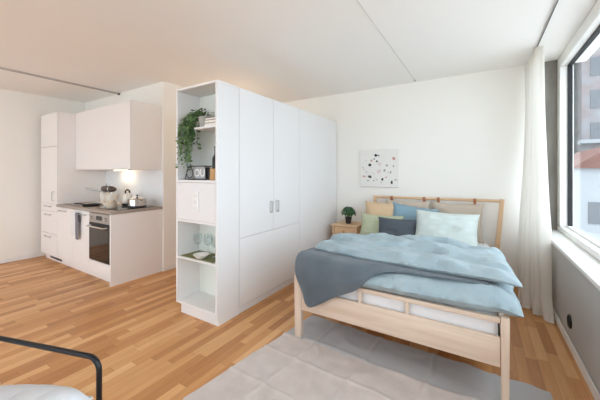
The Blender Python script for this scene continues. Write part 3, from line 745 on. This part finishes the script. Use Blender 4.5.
# ------------------------------------------------------------------ rug
def rug():
    corners = ((-1.45, 1.06), (.36, 1.02), (.345, 2.235), (-1.30, 2.30)); nu, nv = 220, 160
    top = []; bot = []
    for i in range(nu+1):
        s = i/nu; rt = []; rb = []
        for j in range(nv+1):
            t = j/nv
            x = (1-s)*(1-t)*corners[0][0]+s*(1-t)*corners[1][0]+s*t*corners[2][0]+(1-s)*t*corners[3][0]
            y = (1-s)*(1-t)*corners[0][1]+s*(1-t)*corners[1][1]+s*t*corners[2][1]+(1-s)*t*corners[3][1]
            y += .012*noise.noise(Vector((x*4, t*3, 1)))*(t > .9)
            z = .009
            for k in (.16, .39, .62, .84): z += .0065*math.exp(-((s-k-.012*noise.noise(Vector((k*9, y*3, 0))))/.008)**2)
            for k in (.27, .52): z += .0065*math.exp(-((t-k-.012*noise.noise(Vector((x*3, k*9, 0))))/.010)**2)
            z += .012*math.exp(-((y-1.93-.02*math.sin(x*5))/.018)**2)*(.6+.6*noise.noise(Vector((x*4, 0, 3))))
            z += .009*max(0, ridge(x*2.5+y*1.5, y*3-x, 6)-.55) + .006*fbm(x*4, y*4, 2, 3)
            if t > .93: z += .008*max(0, noise.noise(Vector((x*7, 0, 9))))*(t-.93)/.07
            z = max(z, .006)
            if -1.28 < x < -1.17 and 1.91 < y < 2.0 or .07 < x < .16 and 1.91 < y < 2.0: z = min(z, .0100)
            rt.append(Vector((x, y, z))); rb.append(Vector((x, y, .001)))
        top.append(rt); bot.append(rb)
    b = MB(); b.shell(top, bot)
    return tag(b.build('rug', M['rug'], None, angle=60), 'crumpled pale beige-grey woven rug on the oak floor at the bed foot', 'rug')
rug()

# ------------------------------------------------------------------ curtain
def curtain():
    nu, nv = 130, 70; G = []
    for i in range(nu+1):
        s = i/nu; row = []
        for j in range(nv+1):
            t = j/nv    # 0 top .. 1 bottom
            z = 2.488-(2.488-.006)*t
            k = max(0, (t-.15))/.85
            # plan line: from the near edge to the wall
            tx, ty = .475+(.43-.475)*s, 3.50+.56*s
            bx, by = .53-.20*s-.05*math.sin(s*PI), 3.33+.42*s
            e = k*k*(3-2*k)*.9
            x = tx*(1-e)+bx*e; y = ty*(1-e)+by*e
            ph = s*2*PI*7.5
            a = .030+.018*t
            x += a*math.sin(ph+.5*t)*(.8+.4*noise.noise(Vector((s*4, t, 0)))); y += .02*math.cos(ph*1.0)
            x += .02*noise.noise(Vector((s*3, t*3, 4)))*t
            if t > .93:   # hem rests on the floor, pushed towards the bed
                q = (t-.93)/.07; y -= .10*q*(.6+.5*math.sin(ph*.5+1)); x -= .03*q*math.cos(ph*.5)
                z = .012+(1-q)*.16 + .02*(1-q)*math.sin(ph*.7)
            x = min(x, XR-.03 if z < .72 else .60)
            row.append(Vector((x, y, max(z, .006))))
        G.append(row)
    t_ = thing('curtain', 'long sheer off-white linen curtain gathered in the corner by the window', 'curtain', (.43, 3.7, 0))
    m = MB(); m.grid(G); m.build('drape', M['curtain'], t_, angle=80)
    m = MB(); tp = [G[i][0]+Vector((0, 0, .003)) for i in range(nu+1)]; lo = [G[i][2] for i in range(nu+1)]
    m.grid([[a+Vector((-.004, -.004, 0)), b+Vector((-.004, -.004, 0))] for a, b in zip(tp, lo)]); m.build('header_tape', M['curtain'], t_, angle=80)
curtain()

# wall vent under the sill
wv = thing('wall_vent', 'round black air vent low on the grey wall under the window', 'vent', (XR, 2.91, .15))
MX = Matrix.Translation((XR-.0005, 2.90, .195)) @ Matrix.Rotation(-PI/2, 4, 'Y')
MB().lathe([(0, 0), (.05, 0), (.05, .006), (.044, .011), (.04, .011), (.038, .004), (0, .004)], n=30, mtx=MX).build('ring', M['blackp'], wv)
m = MB()
for k in range(-2, 3): m.box(-.033, .033, k*.014-.003, k*.014+.003, .0045, .009, mtx=MX)
m.build('louvre', M['blackp'], wv)

# ------------------------------------------------------------------ armchair
def armchair():
    P1 = Vector((-1.19, .518, 0)); f = Vector((.958, .287, 0)); s = Vector((.287, -.958, 0))
    def W(a, b, z): return P1 + f*a + s*b + Vector((0, 0, z))
    t = thing('armchair', 'low armchair with black tubular frame and channelled pale grey cushions', 'armchair', W(-.35, .32, 0))
    def arc(p, q, r_, n=6):  # rounded corner between arm and leg at the front
        return [W(p[0]-r_+r_*math.sin(k/n*PI/2), p[1], p[2]-r_+r_*math.cos(k/n*PI/2)) for k in range(n+1)]
    for b in (0, .66):
        pts = [W(-.86, b, .0118), W(-.80, b, .30), W(-.76, b, .60)]
        m = MB().tube([W(-.80, b, .612), W(-.4, b, .617)] + arc((0, b, .62), 0, .045) + [W(0, b, .3), W(.012, b, .0005)], .0095, 12)
        m.tube([W(-.80, b, .612), W(-.83, b, .3), W(-.85, b, .0005)], .0095, 12); m.build('arm_frame', M['black'], t)
    for a, z in ((-.10, .30), (-.72, .28)): MB().tube([W(a, 0.0, z), W(a, .66, z)], .010, 10).build('crossbar', M['black'], t)
    for b in (0, .66): MB().tube([W(0.0, b, .31), W(-.83, b, .27)], .010, 10).build('side_bar', M['black'], t)
    def cushion(name, a0, a1, b0, b1, z0, T, nchan, back=False):
        nu, nv = 80, 26; top = []; bot = []
        for i in range(nu+1):
            u = i/nu; r1 = []; r2 = []
            for j in range(nv+1):
                v = j/nv; S = 2*u-1; Q = 2*v-1
                e = max(0, (1-S**10)*(1-Q**14))**.5
                ch = .014*abs(math.sin(u*PI*nchan))**.4*e*(1-Q*Q)
                b = b0+(b1-b0)*v; a = a0+(a1-a0)*u
                if not back:
                    zz = z0+T/2+.20*(a+.26)
                    r1.append(W(a, b, zz+T/2*e*.85+ch+.02*(1-S*S)-.01)); r2.append(W(a, b, zz-T/2*e))
                else:
                    zz = .44+.40*u; aa = -.495-.20*u
                    r1.append(W(aa+T/2*e*.85+ch, b, zz)); r2.append(W(aa-T/2*e, b, zz))
            top.append(r1); bot.append(r2)
        m = MB(); m.shell(top, bot); return m.build(name, M['seat'], t, angle=75)
    cushion('seat', -.005, -.60, .020, .646, .372, .145, 5)
    cushion('backrest', 0, 0, .014, .646, 0, .13, 4, True)
armchair()

# ------------------------------------------------------------------ outside
def facade(name, lab, x0, x1, y0, y1, z0, z1, m, rows, cols, extra=None):
    t = thing(name, lab, 'building', ((x0+x1)/2, (y0+y1)/2, z0))
    MB().box(x0, x1, y0, y1, z0, z1).build('wall', m, t)
    for r in range(rows):
        for c in range(cols):
            w = (x1-x0)/cols; h = (z1-z0)/rows; cx = x0+w*(c+.5); cz = z0+h*(r+.5)
            MB().box(cx-w*.26, cx+w*.26, y0-.06, y0+.02, cz-h*.28, cz+h*.28).build('window', M['ext_dark'], t)
    return t
t = facade('apartment_block', 'grey and dull red apartment block across the street outside the window', 8.6, 22, 40, 50, -6, 20, M['brick'], 8, 5)
for z in (4.2, 2.4): MB().box(8.3, 22.2, 38.8, 40, z, z+.35).build('balcony_slab', M['ext_white'], t)
t = facade('neighbouring_block', 'pale plastered building at the left edge of the window view', 2.0, 8.0, 40.5, 50, -6, 24, M['plaster'], 8, 1)
h = thing('gabled_house', 'white gabled house with clay roof beyond the window', 'house', (6.9, 26, -6))
MB().box(5.3, 9.3, 26, 34, -6, 1.7).build('wall', M['ext_white'], h)
MB().prism([(5.0, 1.6), (7.1, 3.1), (7.5, 3.1), (9.6, 1.6)], 'y', 25.7, 34.2).build('roof', M['ext_roof'], h)
for x in (5.9, 7.4): MB().box(x, x+.7, 25.95, 26.02, -2.0, -.6).build('window', M['ext_dark'], h)
struct(MB().box(-40, 60, -40, 80, -6.2, -6.0).build('ground', M['ext_ground']))

# ------------------------------------------------------------------ light
wld = bpy.data.worlds.new('overcast_sky'); scene.world = wld; wld.use_nodes = True
nt = wld.node_tree; N = nt.nodes; L = nt.links; bg = N['Background']
tc = N.new('ShaderNodeTexCoord'); sp = N.new('ShaderNodeSeparateXYZ'); L.new(tc.outputs['Generated'], sp.inputs[0])
mr_ = N.new('ShaderNodeMapRange'); mr_.inputs['From Min'].default_value = -.1; mr_.inputs['From Max'].default_value = .8
L.new(sp.outputs[2], mr_.inputs[0])
rp = N.new('ShaderNodeValToRGB'); rp.color_ramp.elements[0].color = (.78, .88, 1.0, 1); rp.color_ramp.elements[1].color = (.85, .93, 1.0, 1)
L.new(mr_.outputs[0], rp.inputs[0]); L.new(rp.outputs[0], bg.inputs[0]); bg.inputs[1].default_value = 4.0

def area(name, loc, rot, sx, sy, energy, color, portal=False):
    l = bpy.data.lights.new(name, 'AREA'); l.shape = 'RECTANGLE'; l.size = sx; l.size_y = sy; l.energy = energy; l.color = color
    o = bpy.data.objects.new(name, l); col.objects.link(o); o.location = loc; o.rotation_euler = rot
    if portal: l.cycles.is_portal = True
    return o
area('window_portal', (.83, .75, 1.6), (0, PI/2, 0), 1.75, 6.6, 1, (1, 1, 1), True)
area('rear_portal', (-3.275, YR-.12, 1.24), (-PI/2, 0, 0), 4.9, 2.4, 1, (1, 1, 1), True)
def point(name, loc, e, c, r):
    l = bpy.data.lights.new(name, 'POINT'); l.energy = e; l.color = c; l.shadow_soft_size = r
    o = bpy.data.objects.new(name, l); col.objects.link(o); o.location = loc; return o
point('hallway_lamp', (-2.95, 3.0, 1.95), 3.6, (1, .76, .54), .08)
area('led_light', (-4.42, 2.205, 1.333), (0, 0, 0), .25, .03, .38, (1, .84, .64))

# ------------------------------------------------------------------ camera
cam = bpy.data.cameras.new('camera'); co = bpy.data.objects.new('camera', cam); col.objects.link(co)
cam.sensor_width = 36; cam.lens = 36*291.34/600; cam.shift_x = 0; cam.shift_y = -(200-172.84)/600
cam.clip_start = .05; cam.clip_end = 300
co.location = (0, 0, 1.3); co.rotation_euler = (PI/2, 0, .5567)
scene.camera = co

scene.view_settings.view_transform = 'Standard'; scene.view_settings.look = 'None'
scene.view_settings.gamma = 1; scene.view_settings.use_curve_mapping = False
scene.view_settings.exposure = 0.08
scene.cycles.use_denoising = True
scene.cycles.max_bounces = 14; scene.cycles.diffuse_bounces = 8; scene.cycles.transparent_max_bounces = 16
scene.cycles.caustics_reflective = False; scene.cycles.caustics_refractive = False
scene.cycles.sample_clamp_indirect = 8
